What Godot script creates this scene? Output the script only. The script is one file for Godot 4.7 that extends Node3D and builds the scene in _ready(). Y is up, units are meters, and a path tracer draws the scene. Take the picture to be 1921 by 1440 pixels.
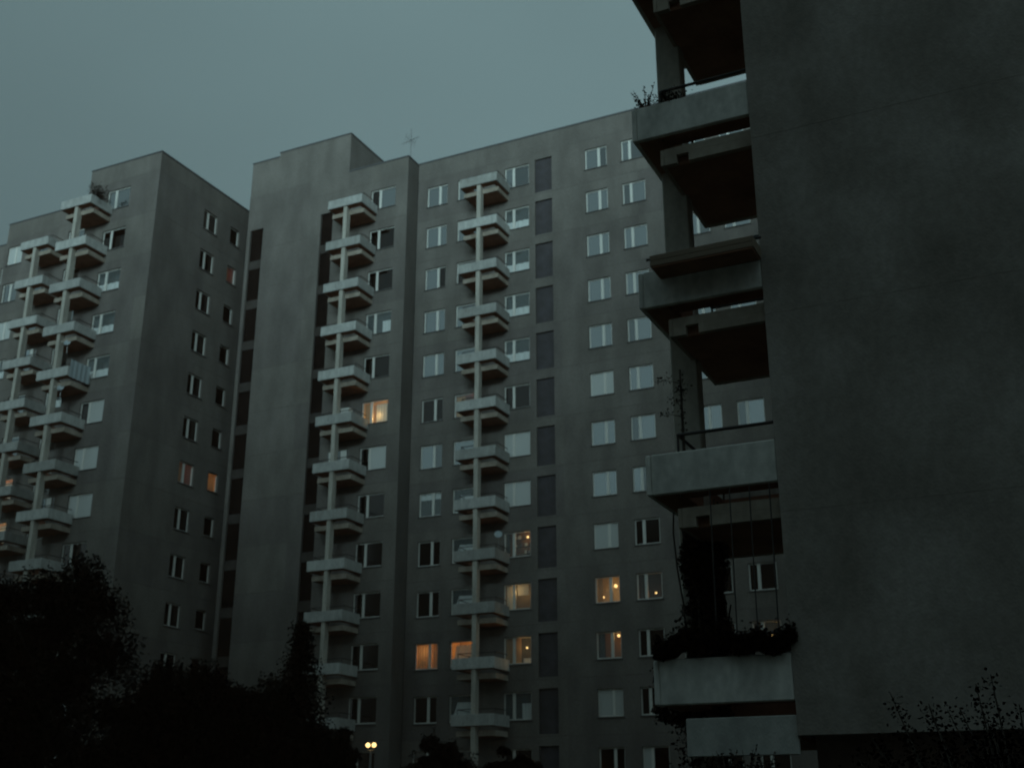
extends Node3D
# Dusk view up at staggered concrete apartment blocks; near block on the right.
# x runs right along the facades, y up, z towards the viewer. Metres.

var M := {}            # materials
var meshes := {}       # shared meshes by key
var used := {}
const STOREY := 2.8
const SLAB := 3.23     # slab level of storey 1 of the far blocks
const SLAB_N := 2.9    # and of the near one
const ROOF := 40.5
var rng := RandomNumberGenerator.new()

func _ready():
	rng.seed = 77
	# ------------------------------------------------ camera, sky, light
	var cam := Camera3D.new()
	cam.name = "camera"
	cam.position = Vector3(0, 1.6, 0)
	cam.rotation = Vector3(deg_to_rad(20.1), deg_to_rad(25.72), 0)
	cam.fov = 35.52
	cam.near = 0.1
	cam.far = 600.0
	var lens := CameraAttributesPhysical.new()
	lens.frustum_focal_length = 37.466
	lens.frustum_focus_distance = 5.0
	lens.frustum_near = 0.1
	lens.frustum_far = 600.0
	lens.exposure_aperture = 4.2
	cam.attributes = lens
	add_child(cam)
	var sun := DirectionalLight3D.new()
	sun.name = "afterglow"
	sun.light_energy = 0.9
	sun.light_color = Color(0.62, 0.94, 1.0).linear_to_srgb()
	sun.light_angular_distance = 30.0
	sun.shadow_enabled = true
	sun.sky_mode = DirectionalLight3D.SKY_MODE_LIGHT_ONLY
	add_child(sun)
	sun.look_at_from_position(Vector3(21, 8.2, 80), Vector3.ZERO)
	var we := WorldEnvironment.new()
	we.name = "world"
	var env := Environment.new()
	env.background_mode = Environment.BG_SKY
	env.tonemap_mode = Environment.TONE_MAPPER_LINEAR
	env.tonemap_exposure = 1.0
	env.sdfgi_enabled = true
	env.ssao_enabled = true
	env.ssil_enabled = true
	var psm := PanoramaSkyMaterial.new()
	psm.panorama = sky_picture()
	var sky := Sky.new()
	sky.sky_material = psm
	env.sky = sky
	env.background_energy_multiplier = 0.22
	env.fog_enabled = true
	env.fog_density = 0.0007
	env.fog_light_color = Color(1.0, 0.76, 0.62)
	we.environment = env
	add_child(we)

	make_materials()
	setting()
	block_main()
	block_central()
	block_left()
	block_far_left()
	block_end_left()
	block_near()
	block_opposite()
	balcony_things()
	near_things()
	trees()
	lamp_post()
	antenna()

# ---------------------------------------------------------------- sky
func sky_picture() -> ImageTexture:
	var w := 512
	var h := 256
	var im := Image.create(w, h, false, Image.FORMAT_RGBF)
	var n := FastNoiseLite.new()
	n.seed = 5
	n.frequency = 1.1
	n.fractal_octaves = 4
	for j in h:
		var el := (0.5 - (j + 0.5) / h) * PI
		for i in w:
			var ph := (i + 0.5) / w * TAU
			var d := Vector3(sin(ph) * cos(el), sin(el), -cos(ph) * cos(el))
			var c := Color(0.60, 0.945, 1.0)
			var up := maxf(0.0, d.y)
			var b := 0.93 + 0.16 * up + 0.15 * n.get_noise_3d(d.x * 1.3, d.y * 2.2, d.z * 1.3)
			# lens vignetting graded in towards the left; sky brightened behind viewer to light facades
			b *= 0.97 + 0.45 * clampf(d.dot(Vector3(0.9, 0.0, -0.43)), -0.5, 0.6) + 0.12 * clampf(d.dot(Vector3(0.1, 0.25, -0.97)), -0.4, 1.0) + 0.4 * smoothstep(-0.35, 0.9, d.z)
			im.set_pixel(i, j, Color(c.r * b, c.g * b, c.b * b))
	return ImageTexture.create_from_image(im)

# ---------------------------------------------------------------- materials
func noise_tex(sd: int, freq: float, lo: float, hi: float, octaves := 4, normal := 0.0, tint := Color(1, 1, 1)) -> NoiseTexture2D:
	var t := NoiseTexture2D.new()
	t.width = 512
	t.height = 512
	t.seamless = true
	var n := FastNoiseLite.new()
	n.seed = sd
	n.noise_type = FastNoiseLite.TYPE_SIMPLEX_SMOOTH
	n.frequency = freq
	n.fractal_octaves = octaves
	t.noise = n
	if normal > 0.0:
		t.as_normal_map = true
		t.bump_strength = normal
	else:
		var g := Gradient.new()
		g.set_color(0, Color(lo * tint.r, lo * tint.g, lo * tint.b))
		g.set_color(1, Color(hi, hi, hi))
		t.color_ramp = g
	return t

func mat(key: String, lin: Color, rough := 0.9, metal := 0.0) -> StandardMaterial3D:
	var m := StandardMaterial3D.new()
	m.resource_name = key
	m.albedo_color = lin.linear_to_srgb()
	m.roughness = rough
	m.metallic = metal
	M[key] = m
	return m

func mottled(m: StandardMaterial3D, big: Texture2D, fine: Texture2D, scale: Vector3, bump: Texture2D = null, strength := 0.25):
	m.albedo_texture = big
	m.uv1_triplanar = true
	m.uv1_world_triplanar = true
	m.uv1_scale = scale
	m.detail_enabled = true
	m.detail_blend_mode = BaseMaterial3D.BLEND_MODE_MUL
	m.detail_albedo = fine
	m.detail_uv_layer = BaseMaterial3D.DETAIL_UV_2
	m.uv2_triplanar = true
	m.uv2_world_triplanar = true
	m.uv2_scale = Vector3(0.43, 0.31, 0.43)
	if bump:
		m.normal_enabled = true
		m.normal_texture = bump
		m.normal_scale = strength

func make_materials():
	var big := noise_tex(3, 0.006, 0.76, 1.0, 5, 0.0, Color(1, 0.985, 0.96))
	var streak := noise_tex(9, 0.010, 0.80, 1.0, 5)
	var fine := noise_tex(21, 0.03, 0.88, 1.0, 5)
	var grit := noise_tex(31, 0.3, 0, 1, 3, 1.5)
	# render of brown-grey plaster on concrete panels
	mottled(mat("wall", Color(0.225, 0.199, 0.178), 0.95), streak, fine, Vector3(0.11, 0.045, 0.11), grit)
	M["wall"].vertex_color_use_as_albedo = true

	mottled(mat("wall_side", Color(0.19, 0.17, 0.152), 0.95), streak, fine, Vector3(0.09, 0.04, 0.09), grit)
	mottled(mat("gable", Color(0.42, 0.372, 0.34), 0.95), big, fine, Vector3(0.16, 0.12, 0.16), grit)
	mottled(mat("joint", Color(0.40, 0.354, 0.323), 0.95), big, fine, Vector3(0.2, 0.2, 0.2))
	mottled(mat("parapet_near", Color(0.84, 0.80, 0.75), 0.85), streak, fine, Vector3(0.5, 0.2, 0.5), grit)
	mottled(mat("parapet", Color(0.57, 0.555, 0.525), 0.85), streak, fine, Vector3(0.35, 0.12, 0.35), grit)
	mottled(mat("parapet_worn", Color(0.47, 0.455, 0.425), 0.85), streak, fine, Vector3(0.35, 0.12, 0.35), grit)
	mottled(mat("parapet_pale", Color(0.65, 0.635, 0.60), 0.85), streak, fine, Vector3(0.35, 0.12, 0.35), grit)
	mottled(mat("sealant", Color(0.17, 0.15, 0.135), 0.9), streak, fine, Vector3(0.2, 0.1, 0.2))
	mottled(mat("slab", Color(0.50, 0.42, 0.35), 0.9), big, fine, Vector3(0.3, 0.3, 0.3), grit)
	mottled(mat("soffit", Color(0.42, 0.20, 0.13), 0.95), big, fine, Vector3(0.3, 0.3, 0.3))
	mottled(mat("pole", Color(0.66, 0.60, 0.52), 0.85), streak, fine, Vector3(0.4, 0.1, 0.4), grit)
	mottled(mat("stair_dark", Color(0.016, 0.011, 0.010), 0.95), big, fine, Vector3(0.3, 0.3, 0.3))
	mottled(mat("stair", Color(0.075, 0.066, 0.074), 0.8), big, fine, Vector3(0.3, 0.3, 0.3))
	mottled(mat("plinth", Color(0.26, 0.19, 0.17), 0.95), big, fine, Vector3(0.3, 0.3, 0.3))
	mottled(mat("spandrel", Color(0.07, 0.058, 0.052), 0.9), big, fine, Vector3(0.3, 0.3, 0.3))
	mottled(mat("roof", Color(0.08, 0.08, 0.08), 0.95), big, fine, Vector3(0.3, 0.3, 0.3))
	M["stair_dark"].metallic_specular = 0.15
	mat("coping", Color(0.10, 0.10, 0.105), 0.6, 0.3)
	mat("frame", Color(0.66, 0.63, 0.58), 0.55)
	mat("sill", Color(0.13, 0.12, 0.115), 0.7)
	mat("rail", Color(0.05, 0.045, 0.045), 0.55, 0.4)
	mat("pane", Color(0.47, 0.49, 0.50), 0.05, 1.0)
	mat("pane_dull", Color(0.30, 0.31, 0.315), 0.12, 1.0)
	mat("pane_dark", Color(0.09, 0.082, 0.08), 0.08, 1.0)
	mat("pane_net", Color(0.52, 0.52, 0.5), 0.16).metallic_specular = 0.9
	var cl := mat("pane_clear", Color(0.9, 0.95, 0.95, 0.06), 0.03)
	cl.transparency = BaseMaterial3D.TRANSPARENCY_ALPHA
	cl.albedo_color = Color(0.9, 0.95, 0.95, 0.06)
	mat("room", Color(0.62, 0.5, 0.34), 0.9)
	mat("room_red", Color(0.34, 0.19, 0.11), 0.9)
	mat("room_dark", Color(0.06, 0.05, 0.045), 0.95)
	for c in [["net", Color(0.72, 0.72, 0.7)], ["drape", Color(0.5, 0.26, 0.09)], ["blind", Color(0.78, 0.66, 0.5)]]:
		var m := mat(c[0], c[1], 0.9)
		m.backlight_enabled = true
		m.backlight = Color(0.5, 0.5, 0.5)
	var bulb := mat("bulb", Color(1, 0.9, 0.7))
	bulb.emission_enabled = true
	bulb.emission = Color(1.0, 0.82, 0.52)
	bulb.emission_energy_multiplier = 2.2
	mottled(mat("grass", Color(0.045, 0.055, 0.03), 1.0), big, fine, Vector3(0.2, 0.2, 0.2))
	mottled(mat("path", Color(0.10, 0.098, 0.093), 0.95), big, fine, Vector3(0.3, 0.3, 0.3))
	mat("bark", Color(0.05, 0.038, 0.03), 0.95)
	for i in 3:
		var m := mat("leaf%d" % i, [Color(0.034, 0.03, 0.02), Color(0.03, 0.026, 0.018), Color(0.026, 0.026, 0.018)][i], 0.8)
		m.backlight_enabled = true
		m.backlight = Color(0.1, 0.1, 0.08)
	mat("ivy", Color(0.04, 0.032, 0.018), 0.8)
	mat("pot", Color(0.10, 0.045, 0.03), 0.85)
	mat("plank", Color(0.19, 0.14, 0.10), 0.85)
	mat("white", Color(0.62, 0.6, 0.56), 0.6)
	mat("cloth", Color(0.36, 0.4, 0.42), 0.95)
	mat("metal", Color(0.18, 0.18, 0.18), 0.45, 0.7)

# ---------------------------------------------------------------- mesh helpers
func mb() -> SurfaceTool:
	var s := SurfaceTool.new()
	s.begin(Mesh.PRIMITIVE_TRIANGLES)
	s.set_smooth_group(-1)
	return s

func quad(s: SurfaceTool, a: Vector3, b: Vector3, c: Vector3, d: Vector3):   # clockwise from the front
	for p in [a, b, c, a, c, d]:
		s.add_vertex(p)

func bx(s: SurfaceTool, lo: Vector3, hi: Vector3, ch := 0.0):
	if ch <= 0.0:
		var p := []
		for k in 8:
			p.append(Vector3(hi.x if k & 1 else lo.x, hi.y if k & 2 else lo.y, hi.z if k & 4 else lo.z))
		quad(s, p[4], p[6], p[7], p[5])
		quad(s, p[1], p[3], p[2], p[0])
		quad(s, p[5], p[7], p[3], p[1])
		quad(s, p[0], p[2], p[6], p[4])
		quad(s, p[6], p[2], p[3], p[7])
		quad(s, p[0], p[4], p[5], p[1])
		return
	# chamfered box: a convex shape from the three shrunk slabs
	var c := (lo + hi) / 2
	var e := (hi - lo) / 2
	var f := func(x, y, z): return c + Vector3(x, y, z)
	var i := e - Vector3(ch, ch, ch)
	for g in [-1.0, 1.0]:
		var q := [f.call(g * e.x, -i.y, -i.z), f.call(g * e.x, i.y, -i.z), f.call(g * e.x, i.y, i.z), f.call(g * e.x, -i.y, i.z)]
		face(s, q, Vector3(g, 0, 0))
		q = [f.call(-i.x, g * e.y, -i.z), f.call(i.x, g * e.y, -i.z), f.call(i.x, g * e.y, i.z), f.call(-i.x, g * e.y, i.z)]
		face(s, q, Vector3(0, g, 0))
		q = [f.call(-i.x, -i.y, g * e.z), f.call(i.x, -i.y, g * e.z), f.call(i.x, i.y, g * e.z), f.call(-i.x, i.y, g * e.z)]
		face(s, q, Vector3(0, 0, g))
		for k in [-1.0, 1.0]:
			face(s, [f.call(g * e.x, k * i.y, -i.z), f.call(g * i.x, k * e.y, -i.z), f.call(g * i.x, k * e.y, i.z), f.call(g * e.x, k * i.y, i.z)], Vector3(g, k, 0))
			face(s, [f.call(g * e.x, -i.y, k * i.z), f.call(g * i.x, -i.y, k * e.z), f.call(g * i.x, i.y, k * e.z), f.call(g * e.x, i.y, k * i.z)], Vector3(g, 0, k))
			face(s, [f.call(-i.x, g * e.y, k * i.z), f.call(-i.x, g * i.y, k * e.z), f.call(i.x, g * i.y, k * e.z), f.call(i.x, g * e.y, k * i.z)], Vector3(0, g, k))
			for l in [-1.0, 1.0]:
				tri(s, [f.call(g * e.x, k * i.y, l * i.z), f.call(g * i.x, k * e.y, l * i.z), f.call(g * i.x, k * i.y, l * e.z)], Vector3(g, k, l))

func face(s: SurfaceTool, q: Array, n: Vector3):
	if (q[1] - q[0]).cross(q[2] - q[0]).dot(n) > 0:
		q.reverse()
	quad(s, q[0], q[1], q[2], q[3])

func tri(s: SurfaceTool, q: Array, n: Vector3):
	if (q[1] - q[0]).cross(q[2] - q[0]).dot(n) > 0:
		q.reverse()
	for p in q:
		s.add_vertex(p)

func tube(s: SurfaceTool, a: Vector3, b: Vector3, r0: float, r1 := -1.0, sides := 6):
	if r1 < 0:
		r1 = r0
	var d := (b - a).normalized()
	var u := d.cross(Vector3.UP if absf(d.y) < 0.9 else Vector3.RIGHT).normalized()
	var v := d.cross(u)
	for k in sides:
		var p := TAU * k / sides
		var q := TAU * (k + 1) / sides
		var n0 := u * cos(p) + v * sin(p)
		var n1 := u * cos(q) + v * sin(q)
		face(s, [a + n0 * r0, b + n0 * r1, b + n1 * r1, a + n1 * r0], n0 + n1)
		tri(s, [a, a + n0 * r0, a + n1 * r0], -d)
		tri(s, [b, b + n0 * r1, b + n1 * r1], d)

func fin(s: SurfaceTool) -> ArrayMesh:
	s.generate_normals()
	return s.commit()

func lathe(s: SurfaceTool, at: Vector3, profile: Array, sides := 12):
	for i in profile.size() - 1:
		for k in sides:
			var a := TAU * k / sides
			var b := TAU * (k + 1) / sides
			var r0: float = profile[i][0]
			var r1: float = profile[i + 1][0]
			var da := Vector3(cos(a), 0, sin(a))
			var db := Vector3(cos(b), 0, sin(b))
			face(s, [at + da * r0 + Vector3(0, profile[i][1], 0), at + da * r1 + Vector3(0, profile[i + 1][1], 0), at + db * r1 + Vector3(0, profile[i + 1][1], 0), at + db * r0 + Vector3(0, profile[i][1], 0)], da + db)

func ball(r: float) -> SphereMesh:
	var s := SphereMesh.new()
	s.radius = r
	s.height = 2 * r
	s.radial_segments = 14
	s.rings = 8
	return s

func numbered(called: String) -> String:
	var n: int = used.get(called, 0)
	used[called] = n + 1
	return called if n == 0 else "%s_%03d" % [called, n]

func put(called: String, mesh: Mesh, m, parent: Node, at := Vector3.ZERO) -> MeshInstance3D:
	var o := MeshInstance3D.new()
	o.name = numbered(called) if parent == self else called
	o.mesh = mesh
	o.material_override = M[m] if m is String else m
	o.position = at
	parent.add_child(o, true)
	return o

func thing(called: String, label: String, category: String, at := Vector3.ZERO, group := "") -> Node3D:
	var o := Node3D.new()
	o.name = numbered(called)
	add_child(o)
	o.position = at
	tag(o, label, category, group)
	return o

func tag(o: Node, label: String, category: String, group := ""):
	o.set_meta("label", label)
	o.set_meta("category", category)
	if group:
		o.set_meta("group", group)

func struct(called: String, mesh: Mesh, m, at := Vector3.ZERO):
	var o := put(called, mesh, m, self, at)
	o.set_meta("kind", "structure")
	o.set_meta("label", called.replace("_", " ") + " of the estate")

# ---------------------------------------------------------------- setting
func setting():
	var s := mb()
	quad(s, Vector3(-300, 0, 120), Vector3(-300, 0, -300), Vector3(240, 0, -300), Vector3(240, 0, 120))
	var g := put("lawn", fin(s), "grass", self)
	g.set_meta("kind", "structure")
	g.set_meta("label", "dark lawn between the apartment blocks")
	s = mb()
	quad(s, Vector3(-70, 0.004, -12.2), Vector3(-70, 0.004, -14.2), Vector3(40, 0.004, -14.2), Vector3(40, 0.004, -12.2))
	var p := put("path", fin(s), "path", self)
	p.set_meta("kind", "structure")
	p.set_meta("label", "paved path along the near block")

# ---------------------------------------------------------------- facades
# A facade lies in its own frame: u right, v up, w outwards. Holes are Rect2(u, v, width, height).
func tone(bay: int, row: int, sd: int) -> Color:
	var q := sin(bay * 127.1 + row * 311.7 + sd * 74.7) * 43758.5453
	var f: float = q - floorf(q)
	var t: float = 0.86 + 0.2 * f
	return Color(t, t * (0.985 + 0.02 * f), t * (0.97 + 0.04 * (1 - f)))

func facade(s: SurfaceTool, u0: float, u1: float, v0: float, v1: float, holes: Array, depth := 0.17, sd := 0):
	# precast panels, one storey high and a bay wide, each cast with a tone of its own
	var vs := [v0, v1]
	for k in 14:
		vs.append(SLAB - 0.36 + STOREY * k)
	for h in holes:
		vs.append(h.position.y)
		vs.append(h.end.y)
	vs.sort()
	var bay := 4.8
	var piece := func(x0: float, x1: float, a: float, b: float):
		var row := int(floor(((a + b) / 2 - SLAB + 0.36) / STOREY))
		var x := x0
		while x < x1 - 0.001:
			var n := int(floor((x - u0 + 0.001) / bay))
			var e := minf(x1, u0 + bay * (n + 1))
			s.set_color(tone(n, row, sd))
			quad(s, Vector3(x, a, 0), Vector3(x, b, 0), Vector3(e, b, 0), Vector3(e, a, 0))
			x = e
	for j in vs.size() - 1:
		var a: float = vs[j]
		var b: float = vs[j + 1]
		if b - a < 0.001:
			continue
		var row := []
		for h in holes:
			if h.position.y < (a + b) / 2 and h.end.y > (a + b) / 2:
				row.append(h)
		row.sort_custom(func(p, q): return p.position.x < q.position.x)
		var x := u0
		for h in row:
			piece.call(x, h.position.x, a, b)
			x = h.end.x
		piece.call(x, u1, a, b)
	s.set_color(Color(0.9, 0.9, 0.9))
	for h in holes:
		var l: Vector2 = h.position
		var r: Vector2 = h.end
		var d := -depth
		quad(s, Vector3(l.x, l.y, 0), Vector3(l.x, l.y, d), Vector3(l.x, r.y, d), Vector3(l.x, r.y, 0))
		quad(s, Vector3(r.x, l.y, d), Vector3(r.x, l.y, 0), Vector3(r.x, r.y, 0), Vector3(r.x, r.y, d))
		quad(s, Vector3(l.x, l.y, d), Vector3(l.x, l.y, 0), Vector3(r.x, l.y, 0), Vector3(r.x, l.y, d))
		quad(s, Vector3(l.x, r.y, 0), Vector3(l.x, r.y, d), Vector3(r.x, r.y, d), Vector3(r.x, r.y, 0))

func shared(key: String, make: Callable) -> Mesh:
	if not meshes.has(key):
		meshes[key] = make.call()
	return meshes[key]

# One window in a facade node. size of the hole, split: share of the width left of the mullion (0: none), look of left and right pane.
func window(parent: Node3D, hole: Rect2, split: float, left: String, right: String, called := "window", sill := true) -> MeshInstance3D:
	var w := hole.size.x
	var h := hole.size.y
	var key := "%s %.2f %.2f %.2f" % [called, w, h, split]
	var f := put(called, shared("frame " + key, func():
		var s := mb()
		var t := 0.06
		var z0 := -0.165
		var z1 := -0.10
		bx(s, Vector3(0.004, 0.004, z0), Vector3(t, h - 0.004, z1))
		bx(s, Vector3(w - t, 0.004, z0), Vector3(w - 0.004, h - 0.004, z1))
		bx(s, Vector3(t, 0.004, z0), Vector3(w - t, t + 0.01, z1))
		bx(s, Vector3(t, h - t, z0), Vector3(w - t, h - 0.004, z1))
		if split > 0:
			bx(s, Vector3(w * split - 0.075, t + 0.01, z0), Vector3(w * split + 0.075, h - t, z1 + 0.012))
		return fin(s)), "frame", parent, Vector3(hole.position.x, hole.position.y, 0))
	if sill:
		put("sill", shared("sill %.2f" % w, func():
			var s := mb()
			bx(s, Vector3(-0.05, -0.035, 0.003), Vector3(w + 0.05, 0.0, 0.07))
			return fin(s)), "sill", f)
	var cuts := [[0.06, w * split - 0.075, left], [w * split + 0.075, w - 0.06, right]] if split > 0 else [[0.06, w - 0.06, left]]
	for c in cuts:
		var pw: float = c[1] - c[0]
		var p := put("pane", shared("pane %.2f %.2f" % [pw, h], func():
			var s := mb()
			bx(s, Vector3(-pw / 2, -h / 2 + 0.065, -0.006), Vector3(pw / 2, h / 2 - 0.06, 0.006))
			return fin(s)), c[2], f, Vector3((c[0] + c[1]) / 2, h / 2, -0.135))
		p.rotation = Vector3(rng.randf_range(-0.008, 0.008), rng.randf_range(-0.012, 0.012), 0)
	return f

# Five inner faces of the room behind a window; curtains and a lamp go with it.
func room(f: MeshInstance3D, hole: Rect2, m: String, deep := 1.6):
	var w := hole.size.x
	var h := hole.size.y
	put("room_interior", shared("room %.2f %.2f %.2f" % [w, h, deep], func():
		var s := mb()
		var lo := Vector3(-0.25, -0.6, -deep)
		var hi := Vector3(w + 0.25, h + 0.3, -0.171)
		bx(s, Vector3(lo.x - 0.05, lo.y, lo.z - 0.05), Vector3(hi.x + 0.05, hi.y, lo.z))
		bx(s, Vector3(lo.x - 0.05, lo.y, lo.z), Vector3(lo.x, hi.y, hi.z))
		bx(s, Vector3(hi.x, lo.y, lo.z), Vector3(hi.x + 0.05, hi.y, hi.z))
		bx(s, Vector3(lo.x - 0.05, lo.y - 0.05, lo.z - 0.05), Vector3(hi.x + 0.05, lo.y, hi.z))
		bx(s, Vector3(lo.x - 0.05, hi.y, lo.z - 0.05), Vector3(hi.x + 0.05, hi.y + 0.05, hi.z))
		return fin(s)), m, f)

# A curtain with soft folds: corner points (bottom left, bottom right, top right, top left) in the window's plane.
func curtain(f: MeshInstance3D, pts: Array, m: String, called := "curtain", z := -0.26, folds := 5.0):
	var s := mb()
	s.set_smooth_group(0)
	var n := 24
	for i in n:
		for j in 3:
			var q := []
			for c in [[i, j], [i, j + 1], [i + 1, j + 1], [i + 1, j]]:
				var t: float = c[0] / float(n)
				var v: float = c[1] / 3.0
				var a: Vector2 = pts[0].lerp(pts[1], t)
				var b: Vector2 = pts[3].lerp(pts[2], t)
				var p := a.lerp(b, v)
				q.append(Vector3(p.x, p.y, z + 0.03 * sin(t * TAU * folds + v * 0.6)))
			quad(s, q[0], q[1], q[2], q[3])
	put(called, fin(s), m, f)

func bulb(f: Node3D, at: Vector3, energy: float, color: Color, r := 0.09):
	var m: StandardMaterial3D = M["bulb"]
	var o := put("ceiling_lamp", shared("ball %.2f" % r, func(): return ball(r)), m, f, at)
	var l := OmniLight3D.new()
	l.name = "lamp_light"
	l.light_energy = energy
	l.light_color = color
	l.light_size = 0.07
	l.omni_range = 6.0
	l.omni_attenuation = 2.0
	l.shadow_enabled = true
	o.add_child(l)

const WARM := Color(1.0, 0.80, 0.48)
const ORANGE := Color(1.0, 0.68, 0.36)
const RED := Color(1.0, 0.5, 0.25)

# looks: "" the usual glass, else one of the special states
func dress(parent: Node3D, hole: Rect2, split: float, look: String, called := "window", sill := true):
	var w := hole.size.x
	var h := hole.size.y
	var l := "pane"
	var r := "pane"
	var o := rng.randf()
	if o < 0.14:
		l = "pane_dull"
	elif o > 0.86:
		r = "pane_dull"
	match look:
		"dark":
			l = "pane_dark"; r = "pane_dark"
		"net":
			l = "pane_net"; r = "pane_net"
		"net_left":
			l = "pane_net"; r = "pane_dark"
		"net_right":
			l = "pane_dark"; r = "pane_net"
		"dark_right":
			r = "pane_dark"
		"dark_left":
			l = "pane_dark"
		"":
			pass
		_:
			l = "pane_clear"; r = "pane_clear"
	var f := window(parent, hole, split, l, r, called, sill)
	if l != "pane_clear":
		return
	var B := func(x0, y0, x1, y1): return [Vector2(x0, y0), Vector2(x1, y0), Vector2(x1, y1), Vector2(x0, y1)]
	match look:
		"lit_yellow":
			room(f, hole, "room")
			curtain(f, B.call(w * 0.50, 0.02, w - 0.05, h * 0.86), "blind", "net_curtain")
			curtain(f, B.call(0.1, 0.05, w * 0.40, h * 0.95), "drape")
			bulb(f, Vector3(w * 0.58, h * 0.36, -0.5), 0.50, WARM, 0.06)
		"lit_shelves":
			room(f, hole, "room_red", 0.95)
			for k in 3:
				var s := mb()
				bx(s, Vector3(0, 0, 0), Vector3(w * 0.72, 0.03, 0.2))
				put("shelf", fin(s), "room_dark", f, Vector3(w * 0.2, h * (0.16 + 0.29 * k), -0.6))
			for k in 12:
				var s := mb()
				var a := rng.randf_range(0.06, 0.14)
				bx(s, Vector3.ZERO, Vector3(a, rng.randf_range(0.1, 0.26), 0.1))
				put("ornament", fin(s), ["white", "room_dark", "pot", "blind"][k % 4], f, Vector3(w * rng.randf_range(0.22, 0.84), h * (0.16 + 0.29 * (k % 3)) + 0.03, -0.55))
			curtain(f, B.call(0.05, 0.0, w * 0.16, h), "room_dark", "curtain", -0.2, 2.0)
			bulb(f, Vector3(w * 0.80, h * 0.80, -0.34), 0.10, WARM, 0.06)
		"lit_strip":
			room(f, hole, "room_dark", 1.2)
			curtain(f, B.call(w * 0.46, h * 0.56, w * 0.86, h * 0.97), "blind", "roller_blind", -0.22, 0.0)
			curtain(f, B.call(w * 0.06, 0.05, w * 0.30, h * 0.95), "blind", "net_curtain", -0.25, 1.0)
			bulb(f, Vector3(w * 0.48, h * 0.74, -0.62), 0.45, WARM, 0.06)
		"lit_drapes":
			room(f, hole, "room_dark", 1.2)
			curtain(f, B.call(w * 0.04, 0.0, w * 0.28, h), "drape", "curtain", -0.25, 3.0)
			curtain(f, B.call(w * 0.34, 0.0, w * 0.58, h), "drape", "curtain", -0.25, 4.0)
			curtain(f, B.call(w * 0.66, 0.0, w * 0.95, h * 0.22), "net", "net_curtain", -0.25, 1.0)
			bulb(f, Vector3(w * 0.73, h * 0.62, -0.42), 0.30, WARM, 0.05)
		"lit_orange":
			room(f, hole, "room", 1.2)
			curtain(f, B.call(0.04, 0.0, w * 0.5, h), "drape", "curtain", -0.25, 4.0)
			curtain(f, B.call(w * 0.66, 0.0, w * 0.96, h), "drape", "curtain", -0.25, 3.0)
			bulb(f, Vector3(w * 0.28, h * 0.72, -0.62), 0.36, ORANGE)
		"lit_pale":
			room(f, hole, "room")
			curtain(f, [Vector2(0.08, 0.02), Vector2(w - 0.06, 0.02), Vector2(w - 0.06, h * 0.86), Vector2(0.3, h * 0.86)], "blind", "net_curtain", -0.24, 3.0)
			bulb(f, Vector3(w * 0.55, h * 0.75, -1.1), 0.272, ORANGE, 0.06)
		"lit_red":
			room(f, hole, "room_red")
			curtain(f, B.call(0.05, 0.0, w * 0.45, h), "drape")
			bulb(f, Vector3(w * 0.5, h * 0.8, -1.0), 0.045, RED, 0.04)
		"lit_small":
			room(f, hole, "room")
			curtain(f, B.call(0.05, 0.0, w - 0.05, h), "drape", "curtain", -0.24, 5.0)
			bulb(f, Vector3(w * 0.5, h * 0.6, -0.8), 0.22, ORANGE, 0.07)
		"lit_tan":
			room(f, hole, "room", 1.1)
			curtain(f, B.call(w * 0.06, 0.0, w * 0.26, h), "drape", "curtain", -0.24, 3.0)
			bulb(f, Vector3(w * 0.73, h * 0.66, -0.4), 0.11, WARM, 0.085)
			bulb(f, Vector3(w * 0.2, h * 0.28, -0.5), 0.02, ORANGE, 0.05)
		"lit_corner":
			room(f, hole, "room_red", 1.0)
			curtain(f, B.call(w * 0.02, 0.0, w * 0.3, h), "room_dark", "curtain", -0.24, 3.0)
			bulb(f, Vector3(w * 0.80, h * 0.86, -0.36), 0.07, WARM, 0.075)
		"candle":
			room(f, hole, "room_dark")
			bulb(f, Vector3(w * 0.6, h * 0.3, -0.6), 0.085, ORANGE, 0.05)
		"two_lamps":
			room(f, hole, "room_dark")
			bulb(f, Vector3(w * 0.62, h * 0.48, -0.4), 0.05, WARM, 0.06)
			bulb(f, Vector3(w * 0.80, h * 0.56, -0.4), 0.06, WARM, 0.06)
		"swag":
			room(f, hole, "room_dark")
			curtain(f, [Vector2(0.06, 0.02), Vector2(w * 0.98, 0.02), Vector2(w * 0.98, h * 0.72), Vector2(w * 0.32, h * 0.74)], "net", "net_curtain", -0.2, 2.0)
		"half_net":
			room(f, hole, "room_dark")
			curtain(f, B.call(0.05, 0.02, w - 0.05, h * 0.42), "net", "net_curtain", -0.2, 4.0)
		"top_net":
			room(f, hole, "room_dark")
			curtain(f, B.call(0.05, h * 0.72, w - 0.05, h), "net", "net_curtain", -0.2, 4.0)
		"side_net":
			room(f, hole, "room_dark")
			curtain(f, B.call(w * 0.62, 0.02, w - 0.05, h * 0.6), "net", "net_curtain", -0.2, 3.0)

func roof_edge(t: Node3D, lo: Vector2, hi: Vector2, top: float, m := "coping"):
	# dark sheet-metal coping round the top of a block, x/z rectangle
	var s := mb()
	var o := 0.04
	bx(s, Vector3(lo.x - o, top, lo.y - o), Vector3(hi.x + o, top + 0.10, hi.y + o), 0.015)
	put("roof", fin(s), m, t)

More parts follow.
